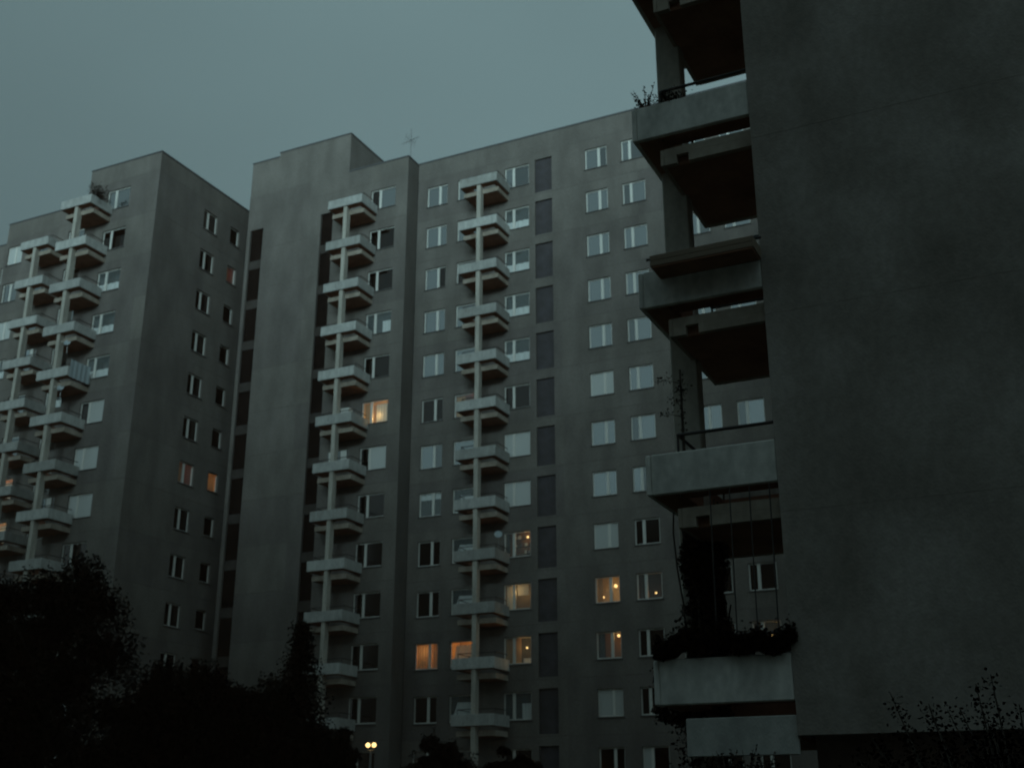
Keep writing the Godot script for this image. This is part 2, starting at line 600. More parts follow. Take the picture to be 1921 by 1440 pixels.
# one balcony: slab with edge beams, hung parapet panels, railing and brackets; frame as a facade's, origin at the slab's top against the wall
func balcony(parent: Node3D, u: float, v: float, called := "balcony") -> MeshInstance3D:
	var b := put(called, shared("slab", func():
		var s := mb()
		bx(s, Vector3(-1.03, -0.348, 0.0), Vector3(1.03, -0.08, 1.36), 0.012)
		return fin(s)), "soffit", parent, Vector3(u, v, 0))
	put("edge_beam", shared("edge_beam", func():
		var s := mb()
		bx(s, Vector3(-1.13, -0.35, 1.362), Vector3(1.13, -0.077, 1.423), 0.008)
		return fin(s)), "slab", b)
	for g in [-1.0, 1.0]:
		var notched: bool = g > 0 and called == "corner_balcony"
		put("edge_beam", shared("side_beam %s" % notched, func():
			var s := mb()
			if notched:
				bx(s, Vector3(-0.05, -0.21, 0.003), Vector3(0.048, -0.077, 1.358))
				bx(s, Vector3(-0.05, -0.35, 1.17), Vector3(0.048, -0.212, 1.358))
				bx(s, Vector3(-0.05, -0.35, 0.003), Vector3(0.048, -0.212, 0.98))
			else:
				bx(s, Vector3(-0.05, -0.35, 0.003), Vector3(0.048, -0.077, 1.358))
			return fin(s)), "slab", b, Vector3(g * 1.082, 0, 0))
	var coat: String = "parapet_near" if called == "corner_balcony" else ["parapet", "parapet", "parapet_worn", "parapet_pale"][rng.randi() % 4]
	put("parapet_panel", shared("panel_front", func():
		var s := mb()
		bx(s, Vector3(-1.225, 0.12, 1.75), Vector3(1.225, 0.70, 1.83), 0.02)
		return fin(s)), coat, b)
	for g in [-1.0, 1.0]:
		put("end_panel", shared("panel_end", func():
			var s := mb()
			bx(s, Vector3(-0.04, 0.12, 0.005), Vector3(0.04, 0.70, 1.747), 0.015)
			return fin(s)), coat, b, Vector3(g * 1.185, 0, 0))
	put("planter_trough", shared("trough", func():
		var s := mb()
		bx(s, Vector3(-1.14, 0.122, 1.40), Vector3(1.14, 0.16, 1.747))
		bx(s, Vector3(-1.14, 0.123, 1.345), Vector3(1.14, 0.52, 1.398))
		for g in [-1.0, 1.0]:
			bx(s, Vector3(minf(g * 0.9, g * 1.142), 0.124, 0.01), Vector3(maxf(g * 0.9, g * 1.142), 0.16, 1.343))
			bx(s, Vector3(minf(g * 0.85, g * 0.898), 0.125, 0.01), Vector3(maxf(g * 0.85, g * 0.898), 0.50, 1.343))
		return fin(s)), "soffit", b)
	put("railing", shared("railing", func():
		var s := mb()
		var a := Vector3(-1.09, 0.98, 0.02)
		var c := Vector3(-1.09, 0.98, 1.38)
		var d := Vector3(1.09, 0.98, 1.38)
		var e := Vector3(1.09, 0.98, 0.02)
		tube(s, a, c, 0.024)
		tube(s, c, d, 0.024)
		tube(s, d, e, 0.024)
		for p in [c, d]:
			tube(s, Vector3(p.x, 0.1, p.z), p, 0.018)
		return fin(s)), "rail", b)
	return b

func pole(parent: Node3D, u: float, v0: float, v1: float):
	var s := mb()
	bx(s, Vector3(u - 0.125, v0, 1.325), Vector3(u + 0.125, v1, 1.742), 0.02)
	put("balcony_column", fin(s), "pole", parent)

func front_frame(t: Node3D, called: String, depth: float) -> Node3D:
	return null

func hole_at(u0: float, u1: float, k: int, lo := 0.47, hi := 1.87) -> Rect2:
	var y := SLAB + STOREY * (k - 1)
	return Rect2(u0, y + lo, u1 - u0, hi - lo)

func build_front(t: Node3D, u0: float, u1: float, v1: float, cols: Array, m := "wall", called := "wall", deep := 0.17):
	# cols: [kind, u0, u1, split, looks by storey, first storey, last storey, lo, hi]
	var holes := []
	var list := []
	for c in cols:
		for k in range(c[5], c[6] + 1):
			var h := hole_at(c[1], c[2], k, c[7], c[8])
			holes.append(h)
			list.append([h, c, k])
	var s := mb()
	facade(s, u0, u1, 0.0, v1, holes, deep, int(u1))
	var wallpiece := put(called, fin(s), m, t)
	joints(t, u0, u1, holes)
	for e in list:
		var c: Array = e[1]
		var look: String = c[4].get(e[2], c[4].get(0, ""))
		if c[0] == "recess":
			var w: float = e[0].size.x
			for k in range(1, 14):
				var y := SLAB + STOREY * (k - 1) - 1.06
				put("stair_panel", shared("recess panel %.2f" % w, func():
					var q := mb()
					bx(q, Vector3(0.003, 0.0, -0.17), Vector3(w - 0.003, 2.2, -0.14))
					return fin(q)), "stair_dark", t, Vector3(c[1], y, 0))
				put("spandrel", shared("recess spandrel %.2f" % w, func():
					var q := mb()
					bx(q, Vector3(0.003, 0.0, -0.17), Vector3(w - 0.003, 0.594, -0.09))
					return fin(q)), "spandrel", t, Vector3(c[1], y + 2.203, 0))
		elif c[0] == "stair":
			stair_panel(t, e[0], "stair_dark" if c[4].has("dark") else "stair")
		else:
			dress(t, e[0], c[3], look, "window", c[0] == "window")
	return wallpiece

# sealed joints between the storeys' panels, broken where a hole crosses them
func joints(parent: Node3D, u0: float, u1: float, holes: Array):
	for k in range(1, 14):
		var y := SLAB - 0.36 + STOREY * k
		var row := []
		for h in holes:
			if h.position.y < y + 0.03 and h.end.y > y - 0.03:
				row.append(h)
		row.sort_custom(func(p, q): return p.position.x < q.position.x)
		var s := mb()
		var x := u0 + 0.02
		for h in row:
			bx(s, Vector3(x, y - 0.018, -0.02), Vector3(h.position.x - 0.01, y + 0.018, 0.004))
			x = h.end.x + 0.01
		bx(s, Vector3(x, y - 0.018, -0.02), Vector3(u1 - 0.02, y + 0.018, 0.004))
		put("panel_joint", fin(s), "sealant", parent)

func stair_panel(t: Node3D, h: Rect2, m := "stair"):
	put("stair_panel", shared("stair %.2f %.2f" % [h.size.x, h.size.y], func():
		var s := mb()
		bx(s, Vector3(0.003, 0.003, -0.17), Vector3(h.size.x - 0.003, h.size.y - 0.003, -0.12))
		return fin(s)), m, t, Vector3(h.position.x, h.position.y, 0))

func shell(t: Node3D, lo: Vector3, hi: Vector3, m := "wall_side", skip := ""):
	# sides, back and flat roof of a block in its own axes (front is at z = 0)
	var s := mb()
	quad(s, Vector3(lo.x, lo.y, lo.z), Vector3(lo.x, hi.y, lo.z), Vector3(lo.x, hi.y, hi.z), Vector3(lo.x, lo.y, hi.z))
	if skip != "right":
		quad(s, Vector3(hi.x, lo.y, hi.z), Vector3(hi.x, hi.y, hi.z), Vector3(hi.x, hi.y, lo.z), Vector3(hi.x, lo.y, lo.z))
	quad(s, Vector3(hi.x, lo.y, lo.z), Vector3(hi.x, hi.y, lo.z), Vector3(lo.x, hi.y, lo.z), Vector3(lo.x, lo.y, lo.z))
	put("side_wall", fin(s), m, t)

func block_main():
	var t := thing("apartment_block", "long main apartment block right of centre with four window columns beside its balcony tower", "apartment block", Vector3(0, 0, -57.1), "staggered apartment blocks")
	var w1 := {11: "dark_right", 8: "dark", 6: "top_net", 3: "lit_orange", 5: "dark", 4: "dark", 2: "dark"}
	var w2 := {8: "lit_red", 6: "swag", 5: "swag", 4: "swag", 3: "lit_pale", 2: "swag", 11: "dark"}
	var g := {12: "half_net", 11: "half_net", 10: "half_net", 9: "half_net", 8: "dark", 7: "net", 6: "net", 5: "lit_shelves", 4: "lit_strip", 3: "lit_drapes", 2: "side_net", 1: "dark"}
	var a := {5: "net", 4: "lit_tan", 3: "lit_corner", 2: "net", 1: "dark", 8: "net", 11: ""}
	var b := {5: "dark", 4: "candle", 3: "dark", 2: "dark", 1: "net_left"}
	var d := {4: "dark", 3: "two_lamps", 2: "dark", 1: "dark"}
	var c := {4: "dark", 3: "dark", 2: "dark", 1: "dark"}
	build_front(t, -34.0, -3.0, ROOF, [
		["window", -33.35, -31.93, 0.62, w1, 1, 13, 0.47, 1.87],
		["window", -31.2, -29.85, 0.0, w2, 1, 13, 0.47, 1.87],
		["window", -28.0, -26.4, 0.36, g, 1, 13, 0.47, 1.87],
		["stair", -26.0, -24.9, 0.0, {}, 1, 13, -0.25, 1.98],
		["window", -22.78, -21.42, 0.62, a, 1, 13, 0.47, 1.82],
		["window", -20.52, -19.15, 0.36, b, 1, 13, 0.47, 1.82],
		["window", -16.9, -15.56, 0.5, c, 1, 13, 0.47, 1.82],
		["window", -14.75, -13.35, 0.36, d, 1, 13, 0.47, 1.82]])
	shell(t, Vector3(-34.0, 0, -12), Vector3(-3, ROOF, 0))
	roof_edge(t, Vector2(-34.0, -12), Vector2(-3, 0), ROOF)
	for k in range(1, 14):
		balcony(t, -28.86, SLAB + STOREY * (k - 1))
	pole(t, -28.86, 0.0, SLAB + STOREY * 12 + 0.69)

func block_central():
	var t := thing("apartment_block", "central projecting apartment block with a taller housing on its roof", "apartment block", Vector3(0, 0, -55.9), "staggered apartment blocks")
	var g := {13: "dark_left", 12: "dark", 11: "dark", 10: "side_net", 9: "dark", 8: "lit_yellow", 7: "net_right", 6: "dark", 5: "dark", 4: "dark", 3: "dark", 2: "dark", 1: "dark"}
	build_front(t, -46.2, -34.06, ROOF, [
		["recess", -45.95, -44.93, 0.0, {}, 13, 13, -34.5, 1.16],
		["recess", -40.42, -39.5, 0.0, {}, 13, 13, -34.5, 1.10],
		["window", -36.7, -34.92, 0.36, g, 1, 13, 0.47, 1.87]])
	shell(t, Vector3(-46.2, 0, -12), Vector3(-34.06, ROOF, 0))
	roof_edge(t, Vector2(-38.4, -12), Vector2(-34.06, 0), ROOF)
	# housing on the roof, its front all but flush with the wall below
	var s := mb()
	bx(s, Vector3(-44.0, ROOF + 0.001, -11), Vector3(-38.45, 43.32, -0.02))
	put("roof_housing", fin(s), "wall", t)
	s = mb()
	bx(s, Vector3(-46.2, ROOF + 0.001, -11), Vector3(-44.003, 43.02, -0.02))
	put("roof_housing", fin(s), "wall", t)
	roof_edge(t, Vector2(-44.0, -11), Vector2(-38.45, -0.02), 43.322)
	roof_edge(t, Vector2(-46.2, -11), Vector2(-44.05, -0.02), 43.022)
	for k in range(1, 14):
		balcony(t, -37.4, SLAB + STOREY * (k - 1))
	pole(t, -37.4, 0.0, SLAB + STOREY * 12 + 0.69)

func block_left():
	var t := thing("apartment_block", "left apartment block whose blank side wall faces the central block", "apartment block", Vector3(0, 0, -48.8), "staggered apartment blocks")
	var g := {12: "dark", 11: "half_net", 10: "half_net", 9: "half_net", 8: "net_right", 7: "net", 6: "net", 5: "dark", 4: "dark", 3: "dark"}
	build_front(t, -53.2, -47.5, ROOF, [["window", -51.6, -49.76, 0.36, g, 1, 13, 0.47, 1.87]])
	shell(t, Vector3(-53.2, 0, -16), Vector3(-47.5, ROOF, 0), "wall_side", "right")
	# the side wall with its windows has a frame of its own
	var side := Node3D.new()
	side.name = "window_wall"
	t.add_child(side)
	side.position = Vector3(-47.5, 0, 0)
	side.rotation.y = PI / 2
	var holes := []
	for k in range(1, 14):
		holes.append(hole_at(4.28, 5.6, k, 0.47, 1.8))
		holes.append(hole_at(6.95, 7.85, k, 0.62, 1.8))
	var s := mb()
	facade(s, 0, 16, 0, ROOF, holes)
	put("wall", fin(s), "wall", side)
	joints(side, 0, 16, holes)
	for i in holes.size():
		var k := i / 2 + 1
		if i % 2 == 0:
			dress(side, holes[i], 0.4, "lit_red" if k == 7 else "dark", "window", true)
		else:
			dress(side, holes[i], 0.0, {7: "lit_small", 12: "lit_red"}.get(k, "dark"), "window", true)
	roof_edge(t, Vector2(-53.2, -16), Vector2(-47.5, 0), ROOF)
	for k in range(1, 14):
		balcony(t, -52.25, SLAB + STOREY * (k - 1))
	pole(t, -52.25, 0.0, SLAB + STOREY * 12 + 0.69)

func block_far_left():
	var t := thing("apartment_block", "set back apartment block left of the left block, its balcony tower nearest the frame edge", "apartment block", Vector3(0, 0, -51.8), "staggered apartment blocks")
	var w1 := {13: "net", 11: "net", 10: "half_net"}
	var w2 := {7: "lit_pale", 6: "lit_yellow", 5: "dark", 4: "dark"}
	var g := {12: "dark", 10: "dark", 9: "half_net", 8: "dark", 6: "dark"}
	build_front(t, -63.65, -53.0, ROOF, [
		["window", -63.4, -62.0, 0.5, w1, 3, 13, 0.47, 1.87],
		["window", -61.2, -59.7, 0.0, w2, 3, 13, 0.47, 1.87],
		["window", -57.9, -56.3, 0.36, g, 3, 13, 0.47, 1.87]])
	shell(t, Vector3(-63.65, 0, -12), Vector3(-53.0, ROOF, 0))
	roof_edge(t, Vector2(-63.65, -12), Vector2(-53.25, 0), ROOF)
	for k in range(3, 14):
		balcony(t, -58.85, SLAB + STOREY * (k - 1))
	pole(t, -58.85, 0.0, SLAB + STOREY * 12 + 0.69)

func block_end_left():
	var t := thing("apartment_block", "farthest apartment block, a sliver at the left edge of the photo", "apartment block", Vector3(0, 0, -53.9), "staggered apartment blocks")
	build_front(t, -76.0, -63.7, ROOF, [["window", -66.4, -65.0, 0.5, {}, 9, 13, 0.47, 1.87]])
	shell(t, Vector3(-76.0, 0, -12), Vector3(-63.7, ROOF, 0))
	roof_edge(t, Vector2(-76.0, -12), Vector2(-63.7, 0), ROOF)

# ---------------------------------------------------------------- near block
const NX := -3.46
const NZ := -15.25
func block_near():
	var t := thing("apartment_block", "dark near apartment block on the right with a blank gable and corner balconies", "apartment block", Vector3(NX, 0, NZ), "")
	# core wall, joints of the panels show it
	var s := mb()
	bx(s, Vector3(0.02, 2.62, -14), Vector3(12.6, ROOF, -0.03))
	put("wall", fin(s), "joint", t)
	for k in 5:
		for c in [[0.0, 4.249], [4.251, 8.409], [8.411, 12.6]]:
			s = mb()
			var y0 := 2.6 + STOREY * k
			bx(s, Vector3(c[0], y0 + 0.0012, -0.028), Vector3(c[1], y0 + STOREY - 0.0012, 0.0), 0.002)
			put("wall_panel", fin(s), "gable", t)
	s = mb()
	bx(s, Vector3(0.0, 2.6 + STOREY * 5 + 0.006, -0.028), Vector3(12.6, ROOF, 0.0))
	put("wall_panel", fin(s), "gable", t)
	s = mb()
	bx(s, Vector3(0.0, 2.606, -14), Vector3(0.018, ROOF, -0.03))
	put("side_wall", fin(s), "gable", t)
	s = mb()
	bx(s, Vector3(0.12, 0, -13.8), Vector3(12.4, 2.618, -0.45))
	put("ground_floor", fin(s), "plinth", t)
	roof_edge(t, Vector2(0, -14), Vector2(12.6, 0), ROOF)
	var f := Node3D.new()
	f.name = "balcony_wall"
	t.add_child(f)
	f.position = Vector3(0, 0, -1.225)
	f.rotation.y = -PI / 2
	for k in range(1, 7):
		balcony(f, 0.0, SLAB_N + STOREY * (k - 1), "corner_balcony")
	pole(f, 0.0, 0.0, SLAB_N + STOREY * 13)
	s = mb()
	bx(s, Vector3(1.135, SLAB_N - 0.52, 0.0), Vector3(1.19, SLAB_N - 0.05, 1.43), 0.01)
	put("fascia", fin(s), "parapet", f)

func block_opposite():
	# stands behind the viewer; the lower windows reflect it and it takes sky from the low storeys
	var t := thing("apartment_block", "opposite apartment block that the lower windows mirror as darkness", "apartment block", Vector3(0, 0, 33), "")
	var s := mb()
	bx(s, Vector3(-95, 0, 0), Vector3(90, 41.8, 12))
	put("wall", fin(s), "wall_side", t)
	roof_edge(t, Vector2(-95, 0), Vector2(90, 12), 41.8)

# ---------------------------------------------------------------- leaves
func leaf_mesh(points: PackedVector3Array, size: float, sd: int, droop := 0.0) -> ArrayMesh:
	var r := RandomNumberGenerator.new()
	r.seed = sd
	var vs := PackedVector3Array()
	var ns := PackedVector3Array()
	for p in points:
		var d := Vector3(r.randfn(), r.randfn() * 0.6 - droop, r.randfn()).normalized()
		var e := d.cross(Vector3(r.randfn(), r.randfn(), r.randfn())).normalized()
		var n := e.cross(d).normalized()
		var l := size * r.randf_range(0.6, 1.35)
		var w := l * r.randf_range(0.26, 0.42)
		var a := p
		var b := p + d * l * 0.45 + e * w + n * l * 0.08
		var c := p + d * l
		var g := p + d * l * 0.45 - e * w + n * l * 0.08
		vs.append_array([a, b, c, a, c, g])
		ns.append_array([n, n, n, n, n, n])
	var arr := []
	arr.resize(Mesh.ARRAY_MAX)
	arr[Mesh.ARRAY_VERTEX] = vs
	arr[Mesh.ARRAY_NORMAL] = ns
	var m := ArrayMesh.new()
	m.add_surface_from_arrays(Mesh.PRIMITIVE_TRIANGLES, arr)
	return m

# A broadleaf tree: trunk, limbs that end in clumps, leaves through each clump.
func tree(called: String, label: String, at: Vector3, height: float, radius: float, sd: int, leaves: int, leaf: int, spiky := 0.0):
	leaves = int(leaves * 6)
	var r := RandomNumberGenerator.new()
	r.seed = sd
	var t := thing(called, label, "tree", at, "trees in front of the blocks")
	var s := mb()
	var th := height * 0.35
	tube(s, Vector3.ZERO, Vector3(r.randfn() * 0.1, th, r.randfn() * 0.1), height * 0.024, height * 0.017, 8)
	var pts := PackedVector3Array()
	var limbs := mb()
	var n := 40
	for i in n:
		var ph := i * 2.399 + r.randf() * 0.5
		var f := (i + 0.5) / n
		var y := height * (0.26 + 0.70 * f)
		var rr := radius * sqrt(maxf(0.05, 1.0 - pow((f - 0.32) / 0.72, 2.0))) * r.randf_range(0.55, 1.0)
		var tip := Vector3(cos(ph) * rr, y + r.randf_range(-0.3, 0.3), sin(ph) * rr)
		var from := Vector3(0, minf(th, y * 0.55) + f * th * 0.9, 0)
		tube(limbs, from, tip, height * 0.009, 0.012, 5)
		var cr := radius * r.randf_range(0.24, 0.42) * (1.0 - 0.35 * f)
		for k in leaves / n:
			var v := Vector3(r.randfn(), r.randfn(), r.randfn()).normalized() * pow(r.randf(), 0.45) * cr
			v.y *= 0.8
			pts.append(tip + v * (1.0 + 0.25 * sin(v.x * 9.0 / cr + i) * sin(v.z * 8.0 / cr)))
		if i % 2 == 0:
			var inner := Vector3(cos(ph + 2.0), 0, sin(ph + 2.0)) * rr * 0.55 + Vector3(0, y * 0.92, 0)
			for k in leaves / n:
				var v := Vector3(r.randfn(), r.randfn(), r.randfn()).normalized() * pow(r.randf(), 0.4) * cr * 1.25
				pts.append(inner + v)
		if spiky > 0:
			var up := tip + Vector3(r.randfn() * 0.2, spiky * r.randf_range(0.5, 1.3), r.randfn() * 0.2)
			tube(limbs, tip, up, 0.015, 0.006, 4)
			for k in 40:
				pts.append(tip.lerp(up, r.randf()) + Vector3(r.randfn(), r.randfn(), r.randfn()) * 0.05)
	put("trunk", fin(s), "bark", t)
	put("limbs", fin(limbs), "bark", t)
	put("crown", leaf_mesh(pts, 0.085, sd + 1), "leaf%d" % leaf, t)

func conifer(label: String, at: Vector3, height: float, radius: float, sd: int):
	var r := RandomNumberGenerator.new()
	r.seed = sd
	var t := thing("spruce_tree", label, "tree", at, "trees in front of the blocks")
	var s := mb()
	tube(s, Vector3.ZERO, Vector3(0, height, 0), 0.13, 0.015, 8)
	var limbs := mb()
	var pts := PackedVector3Array()
	var n := 130
	for i in n:
		var f := pow((i + 0.5) / n, 0.8)
		var y := height * (0.08 + 0.9 * f)
		var l := radius * (1.0 - f) * r.randf_range(0.75, 1.15) + 0.12
		var ph := i * 2.399
		var d := Vector3(cos(ph), -0.15 - 0.25 * (1 - f), sin(ph))
		tube(limbs, Vector3(0, y, 0), Vector3(0, y, 0) + d * l, 0.02, 0.006, 4)
		for k in int(70 + 260 * (1 - f)):
			var q := r.randf()
			pts.append(Vector3(0, y, 0) + d * l * q + Vector3(r.randfn(), r.randfn() * 0.6, r.randfn()) * 0.13)
	put("trunk", fin(s), "bark", t)
	put("limbs", fin(limbs), "bark", t)
	put("crown", leaf_mesh(pts, 0.10, sd + 1, 0.3), "leaf2", t)

func trees():
	tree("broadleaf_tree", "tall bushy tree in front of the left block's balcony tower", Vector3(-27.9, 0, -26.5), 8.9, 3.1, 11, 11000, 0)
	tree("broadleaf_tree", "bushy tree cut by the left edge of the photo", Vector3(-32.6, 0, -27.5), 9.0, 3.2, 12, 9000, 0)
	tree("broadleaf_tree", "lower rounded tree below the blank side wall of the left block", Vector3(-25.9, 0, -30.0), 6.2, 2.7, 13, 8000, 1)
	tree("broadleaf_tree", "low tree left of the pointed spruce, under the central block", Vector3(-25.3, 0, -32.5), 6.0, 2.5, 14, 8000, 1)
	conifer("pointed dark spruce below the central block's balcony tower", Vector3(-24.3, 0, -34.0), 8.1, 2.5, 15)
	tree("broadleaf_tree", "small round tree just left of the twin globe lamp", Vector3(-23.9, 0, -35.5), 4.6, 1.3, 16, 4500, 1)
	tree("broadleaf_tree", "small spiky topped tree below the main block's left windows", Vector3(-22.2, 0, -40.0), 4.6, 1.4, 17, 4500, 0, 0.55)
	tree("broadleaf_tree", "low tree at the foot of the main block's balcony column", Vector3(-19.6, 0, -40.5), 4.0, 1.35, 18, 4500, 1)

# ---------------------------------------------------------------- things by the near block
func near_things():
	# ivy on the balcony column and round the lowest balcony
	var r := RandomNumberGenerator.new()
	r.seed = 41
	var t := thing("ivy", "ivy swallowing the near block's balcony column and lowest parapet", "climbing plant", Vector3(-5.0, 0, -16.45))
	var stems := mb()
	for k in 9:
		var p := Vector3(r.randf_range(-0.25, 0.25), 0, r.randf_range(-0.2, 0.25))
		for j in 12:
			var q := p + Vector3(r.randfn() * 0.06, 0.5, r.randfn() * 0.05)
			tube(stems, p, q, 0.014, 0.012, 4)
			p = Vector3(clampf(q.x, -0.3, 0.35), q.y, clampf(q.z, -0.25, 0.3))
	put("stems", fin(stems), "bark", t)
	var pts := PackedVector3Array()
	for i in 40000:                                     # column
		var y := r.randf_range(2.9, 5.75)
		var wob := 0.25 + 0.05 * sin(y * 2.6 + 1.0) + 0.04 * sin(y * 5.1) + (0.07 if y < 4.5 else 0.0)
		var c := 0.14 + 0.05 * sin(y * 3.3) - (0.06 if y < 4.5 else 0.0)
		var a := r.randf() * TAU
		var q := sqrt(r.randf()) * (1.0 + 0.22 * sin(a * 3.0 + y * 4.0))
		pts.append(Vector3(c + cos(a) * q * wob, y, sin(a) * q * 0.3))
	for i in 26000:                                     # along the top of the parapet
		var x := r.randf_range(-0.25, 1.62)
		pts.append(Vector3(x, 3.72 + 0.05 * sin(x * 4.0) + 0.05 * sin(x * 13.0) + absf(r.randfn()) * 0.1 - 0.04, 1.14 + r.randfn() * 0.08))
	for i in 5000:                                     # down its left corner
		pts.append(Vector3(-0.30 + r.randfn() * 0.05, r.randf_range(2.85, 3.7), 1.0 - r.randf() * 1.6))
	for i in 7000:                                     # and under the slab
		pts.append(Vector3(r.randfn() * 0.16, r.randf_range(0.6, 2.95), r.randfn() * 0.25))
	put("foliage", leaf_mesh(pts, 0.047, 42, 0.3), "ivy", t)
	# strings stretched up to the balcony above
	for k in 4:
		var s := mb()
		var x := -4.42 + 0.27 * k
		tube(s, Vector3(0, 0, 0), Vector3(0.02, 2.16, 0), 0.010, 0.010, 5)
		var o := put("plant_string", fin(s), "rail", self, Vector3(x, 3.66, -15.29))
		tag(o, "%s of four strings stretched between the near block's two lowest balconies" % ["leftmost", "second from left", "third from left", "rightmost"][k], "string", "strings between the near balconies")
	# planter hung outside the second balcony from the top
	var pl := thing("planter_box", "long wooden planter box hung outside the near block's middle balcony", "planter", Vector3(-4.2, 9.02, -15.1))
	var s2 := mb()
	bx(s2, Vector3(-0.72, 0.0, -0.12), Vector3(0.74, 0.02, 0.30))
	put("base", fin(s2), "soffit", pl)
	for z in [-0.13, 0.30]:
		for j in 2:
			s2 = mb()
			bx(s2, Vector3(-0.74, 0.022 + 0.085 * j, z - 0.011), Vector3(0.76, 0.103 + 0.085 * j, z + 0.011), 0.004)
			put("plank", fin(s2), "plank", pl)
	for x in [-0.73, 0.75]:
		s2 = mb()
		bx(s2, Vector3(x - 0.011, 0.022, -0.117), Vector3(x + 0.011, 0.188, 0.287))
		put("end_board", fin(s2), "plank", pl)
	s2 = mb()
	tube(s2, Vector3(-0.9, 0.30, -0.02), Vector3(0.8, 0.30, -0.02), 0.022)
	put("hanger_rail", fin(s2), "rail", pl)
	# plants in pots on the balconies
	potted("spiky plant in a pot on the near block's upper balcony corner", Vector3(-5.08, 12.0, -15.38), 0.11, 0.42, 51, "spiky")
	potted("round dark plant in a pot behind the upper parapet of the near block", Vector3(-4.72, 12.0, -15.40), 0.10, 0.22, 52, "round")
	potted("small grassy plant in a pot at the left end of the upper parapet", Vector3(-5.2, 12.0, -15.5), 0.09, 0.24, 53, "spiky")
	potted("tall bare stemmed plant in a dark pot on the near block's second balcony", Vector3(-4.78, 6.32, -15.45), 0.11, 1.35, 54, "tall")
	for k in 3:
		potted(["leftmost of three small plants under the lowest near balcony", "middle of three small plants under the lowest near balcony", "rightmost of three small plants under the lowest near balcony"][k], Vector3(-4.3 + 0.24 * k, 2.05, -15.0), 0.09, 0.42, 55 + k, "spiky", true)
	# shrub in front of the gable
	shrub("ragged shrub with bent twigs in front of the near gable", Vector3(-0.95, 0, -10.4), 61)
	shrub("bush under the near block's lowest balcony, left of the ground floor", Vector3(-4.2, 0, -15.9), 63, 0.85)
	shrub("fuller shrub in the right corner below the near gable", Vector3(-0.45, 0, -10.9), 64, 0.95)
	shrub("smaller shrub left of the ragged one below the near gable", Vector3(-1.75, 0, -11.2), 62, 0.72)

func potted(label: String, at: Vector3, r0: float, h: float, sd: int, kind: String, on_ground := false):
	var r := RandomNumberGenerator.new()
	r.seed = sd
	var y0 := -at.y if on_ground else 0.0
	var t := thing("potted_plant", label, "plant", at, "")
	var s := mb()
	if not on_ground:
		lathe(s, Vector3.ZERO, [[0.0, -0.2], [r0 * 0.7, -0.2], [r0, 0.0], [r0 * 1.08, 0.0], [r0 * 1.08, 0.03], [r0 * 0.85, 0.03], [0.0, 0.01]])
		put("pot", fin(s), "pot", t)
	var stems := mb()
	var pts := PackedVector3Array()
	if on_ground:
		tube(stems, Vector3(0, y0, 0), Vector3.ZERO, 0.02, 0.012, 5)
	match kind:
		"spiky":
			for k in 11:
				var a := TAU * k / 11 + r.randf()
				var lean := r.randf_range(0.15, 0.6)
				var tip := Vector3(cos(a) * lean * h, h * r.randf_range(0.5, 1.0), sin(a) * lean * h)
				tube(stems, Vector3.ZERO, tip, 0.012, 0.003, 4)
				for j in 14:
					pts.append(tip * r.randf_range(0.4, 1.0))
		"round":
			for k in 8:
				tube(stems, Vector3.ZERO, Vector3(r.randfn() * 0.1, h * 0.7, r.randfn() * 0.1), 0.008, 0.003, 4)
			for k in 700:
				pts.append(Vector3(r.randfn() * 0.12, h * 0.5 + r.randfn() * 0.06, r.randfn() * 0.1))
		"tall":
			tube(stems, Vector3(0, 0, 0), Vector3(0.0, h, 0), 0.024, 0.014, 6)
			for b in [[1.22, -0.26, 0.05], [0.72, -0.24, 0.02], [1.0, 0.05, 0.1], [0.85, -0.04, 0.12]]:
				var p := Vector3(0, b[0] - 0.08, 0)
				var q := Vector3(b[1], b[0], b[2])
				tube(stems, p, q, 0.007, 0.004, 4)
				for k in 40:
					pts.append(q + Vector3(r.randfn() * 0.07, r.randfn() * 0.03, r.randfn() * 0.05))
			for k in 110:
				pts.append(Vector3(r.randfn() * 0.025, r.randf_range(0.35, h), r.randfn() * 0.025))
	put("stems", fin(stems), "bark", t)
	put("foliage", leaf_mesh(pts, 0.036, sd + 100), "ivy", t)

func shrub(label: String, at: Vector3, sd: int, k := 1.0):
	var r := RandomNumberGenerator.new()
	r.seed = sd
	var t := thing("shrub", label, "shrub", at, "shrubs below the near gable")
	var stems := mb()
	var pts := PackedVector3Array()
	for i in 80:
		var a := r.randf() * TAU
		var h := (r.randf_range(1.3, 2.25) if i % 6 else r.randf_range(2.2, 2.7)) * k
		var lean := r.randf_range(0.1, 0.9) * k
		var p := Vector3(cos(a) * 0.15, 0, sin(a) * 0.15)
		var bend := Vector3(cos(a) * lean, h * 0.75, sin(a) * lean)
		var tip := bend + Vector3(cos(a) * lean * 0.25 - 0.1, h * 0.25, sin(a) * lean * 0.25)
		tube(stems, p, bend, 0.014, 0.009, 4)
		tube(stems, bend, tip, 0.009, 0.004, 4)
		for j in 1900:
			var q := r.randf()
			pts.append(p.lerp(bend, q) + Vector3(r.randfn(), r.randfn() * 0.5, r.randfn()) * 0.12 * k)
		for j in 130:
			pts.append(bend.lerp(tip, r.randf()) + Vector3(r.randfn(), r.randfn(), r.randfn()) * 0.045)
	put("stems", fin(stems), "bark", t)
	put("foliage", leaf_mesh(pts, 0.034, sd + 5), "leaf1", t)

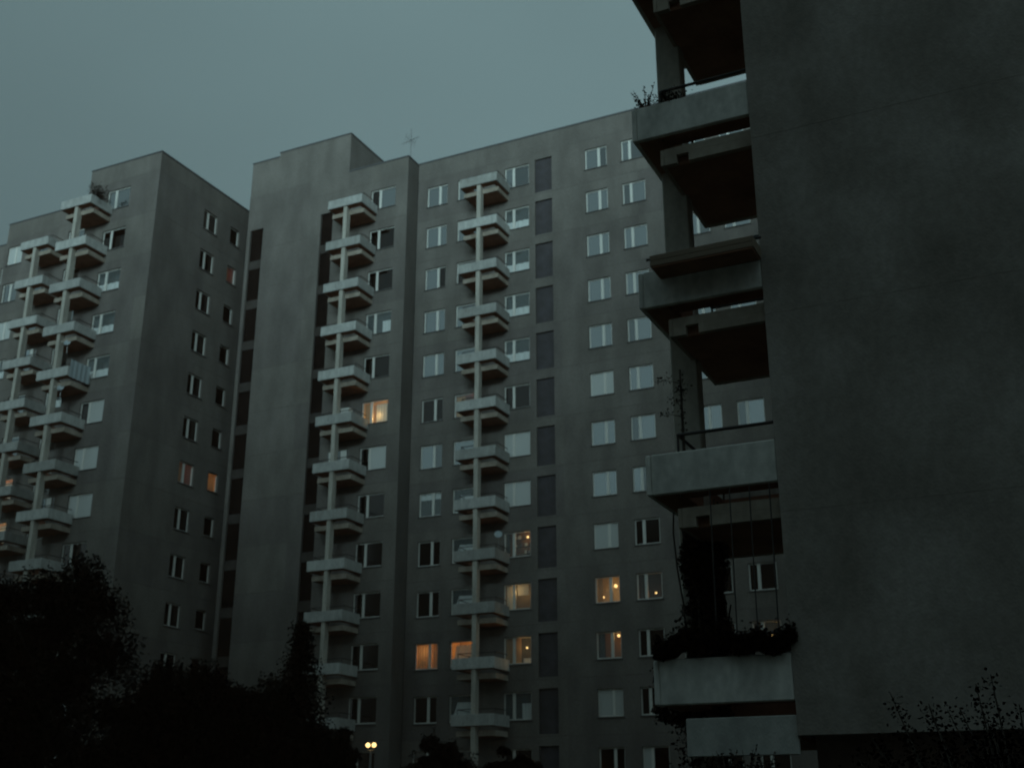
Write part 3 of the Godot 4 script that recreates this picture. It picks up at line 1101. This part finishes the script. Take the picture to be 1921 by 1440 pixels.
# ---------------------------------------------------------------- things on far balconies
func balcony_things():
	for d in [["round pale satellite dish on the main block's balcony with lit shelves behind", Vector3(-27.66, 15.9, -55.75)],
			["upper satellite dish on the left block's balcony tower", Vector3(-51.75, 28.0, -47.35)],
			["lower satellite dish on the left block's balcony tower", Vector3(-51.8, 25.2, -47.35)]]:
		var t := thing("satellite_dish", d[0], "satellite dish", d[1], "satellite dishes on the balconies")
		var s := mb()
		var prof := []
		for i in 7:
			prof.append([0.036 * i, 0.35 * pow(0.036 * i, 2.0) * 2.4])
		for i in 7:
			prof.append([0.036 * (6 - i), 0.35 * pow(0.036 * (6 - i), 2.0) * 2.4 - 0.012])
		lathe(s, Vector3.ZERO, prof, 18)
		var dish := put("dish", fin(s), "cloth", t)
		dish.rotation = Vector3(1.2, 0.35, 0)
		s = mb()
		tube(s, Vector3(0, -0.65, -0.06), Vector3(0, 0, -0.03), 0.02)
		tube(s, Vector3(0, -0.1, 0), Vector3(0.05, -0.12, 0.42), 0.01)
		put("mast", fin(s), "metal", t)
		s = mb()
		bx(s, Vector3(0.02, -0.15, 0.4), Vector3(0.08, -0.08, 0.5), 0.01)
		put("receiver", fin(s), "white", t)
	var bush := thing("balcony_shrub", "dark bush in a tub on the topmost balcony of the left block", "plant", Vector3(-51.3, SLAB + STOREY * 12 - 0.08, -47.7))
	var rb := RandomNumberGenerator.new()
	rb.seed = 91
	var bs := mb()
	lathe(bs, Vector3.ZERO, [[0.0, 0.0], [0.2, 0.0], [0.26, 0.4], [0.28, 0.4], [0.28, 0.44], [0.0, 0.42]])
	put("tub", fin(bs), "pot", bush)
	bs = mb()
	var bp := PackedVector3Array()
	for k in 14:
		var tip := Vector3(rb.randfn() * 0.25, rb.randf_range(1.0, 1.7), rb.randfn() * 0.25)
		tube(bs, Vector3(0, 0.4, 0), tip, 0.012, 0.004, 4)
		for q in 60:
			bp.append(tip * rb.randf_range(0.55, 1.05) + Vector3(rb.randfn(), rb.randfn(), rb.randfn()) * 0.1)
	put("stems", fin(bs), "bark", bush)
	put("foliage", leaf_mesh(bp, 0.09, 92), "ivy", bush)
	for d in [["pale laundry on the central block's balcony below the yellow lit window", Vector3(-37.4, SLAB + STOREY * 6, -54.75)],
			["pale laundry on a lower balcony of the left block", Vector3(-52.1, SLAB + STOREY * 5, -47.6)],
			["pale laundry high on the set back block's balcony tower", Vector3(-58.7, SLAB + STOREY * 9, -50.6)]]:
		var la := thing("laundry_rack", d[0], "laundry", d[1], "laundry on the balconies")
		var ls := mb()
		for x in [-0.7, 0.7]:
			tube(ls, Vector3(x, -0.08, 0), Vector3(x, 1.45, 0), 0.015)
		tube(ls, Vector3(-0.7, 1.45, 0), Vector3(0.7, 1.45, 0), 0.012)
		put("rack", fin(ls), "metal", la)
		var x0 := -0.62
		for k in 3:
			var cw := rng.randf_range(0.26, 0.42)
			var drop := rng.randf_range(0.45, 0.8)
			ls = mb()
			ls.set_smooth_group(0)
			for q in 8:
				var xa := x0 + cw * q / 8.0
				var xb := x0 + cw * (q + 1) / 8.0
				quad(ls, Vector3(xa, 1.45 - drop, 0.03 * sin(q * 1.3)), Vector3(xa, 1.455, 0.014), Vector3(xb, 1.455, 0.014), Vector3(xb, 1.45 - drop, 0.03 * sin((q + 1) * 1.3)))
			put("cloth", fin(ls), ["white", "cloth", "white"][k], la)
			x0 += cw + 0.06
	# pale cupboard on the balcony by the lit yellow window
	var c := thing("balcony_cupboard", "pale cupboard on the central block's balcony beside the yellow lit window", "cupboard", Vector3(-36.95, SLAB + STOREY * 7, -54.75))
	var s3 := mb()
	bx(s3, Vector3(-0.28, 0, -0.2), Vector3(0.28, 1.15, 0.2), 0.01)
	put("body", fin(s3), "white", c)
	for g in [-1.0, 1.0]:
		s3 = mb()
		bx(s3, Vector3(g * 0.14 - 0.13, 0.03, 0.203), Vector3(g * 0.14 + 0.13, 1.12, 0.22), 0.005)
		put("door", fin(s3), "white", c)
	# cloth windbreak on the left block
	var f := thing("cloth_windbreak", "grey blue cloth tied over a balcony end on the left block", "windbreak", Vector3(-50.98, SLAB + STOREY * 8, -47.85))
	s3 = mb()
	s3.set_smooth_group(0)
	for i in 16:
		var za := 0.75 - 1.5 * i / 16.0
		var zb := 0.75 - 1.5 * (i + 1) / 16.0
		quad(s3, Vector3(0.02 * sin(i * 1.7), 0.05, za), Vector3(0.02 * sin(i * 1.7), 1.15 - 0.03 * (i % 3), za), Vector3(0.02 * sin((i + 1) * 1.7), 1.15 - 0.03 * ((i + 1) % 3), zb), Vector3(0.02 * sin((i + 1) * 1.7), 0.05, zb))
	put("cloth", fin(s3), "cloth", f)
	s3 = mb()
	tube(s3, Vector3(-0.03, 1.1, 0.75), Vector3(-0.03, 1.1, -0.8), 0.012)
	put("cord", fin(s3), "rail", f)

# ---------------------------------------------------------------- lamp post and antenna
func lamp_post():
	var t := thing("lamp_post", "twin globe lamp post glowing at the foot of the central block", "street lamp", Vector3(-28.3, 0, -45.0))
	var s := mb()
	tube(s, Vector3.ZERO, Vector3(0, 4.45, 0), 0.06, 0.045, 10)
	put("post", fin(s), "metal", t)
	s = mb()
	tube(s, Vector3(-0.15, 4.47, 0), Vector3(0.15, 4.47, 0), 0.02)
	put("arm", fin(s), "metal", t)
	for x in [-0.15, 0.15]:
		var o := put("lamp_globe", ball(0.1), "bulb", t, Vector3(x, 4.68, 0))
		var l := OmniLight3D.new()
		l.name = "globe_light"
		l.light_energy = 0.06
		l.light_color = WARM
		l.light_size = 0.09
		l.omni_range = 8.0
		l.omni_attenuation = 2.0
		l.shadow_enabled = true
		o.add_child(l)

func antenna():
	var t := thing("roof_antenna", "thin television antenna with crossed arms on the roof corner of the central block", "antenna", Vector3(-35.2, ROOF + 0.1, -58.0))
	var s := mb()
	tube(s, Vector3.ZERO, Vector3(0, 3.4, 0), 0.028, 0.018)
	put("mast", fin(s), "metal", t)
	s = mb()
	tube(s, Vector3(-0.55, 2.35, 0.1), Vector3(0.5, 2.7, -0.1), 0.014)
	for k in 7:
		var p := Vector3(-0.55, 2.35, 0.1).lerp(Vector3(0.5, 2.7, -0.1), k / 6.0)
		tube(s, p + Vector3(0.1, -0.15, 0.3), p - Vector3(0.1, -0.15, 0.3), 0.009, 0.009, 4)
	put("aerial", fin(s), "metal", t)
	s = mb()
	tube(s, Vector3(0.35, 2.15, 0.1), Vector3(-0.45, 3.0, -0.1), 0.012)
	for k in 5:
		var p := Vector3(0.35, 2.15, 0.1).lerp(Vector3(-0.45, 3.0, -0.1), k / 4.0)
		tube(s, p + Vector3(0.2, 0.1, 0.2), p - Vector3(0.2, 0.1, 0.2), 0.008, 0.008, 4)
	put("aerial", fin(s), "metal", t)
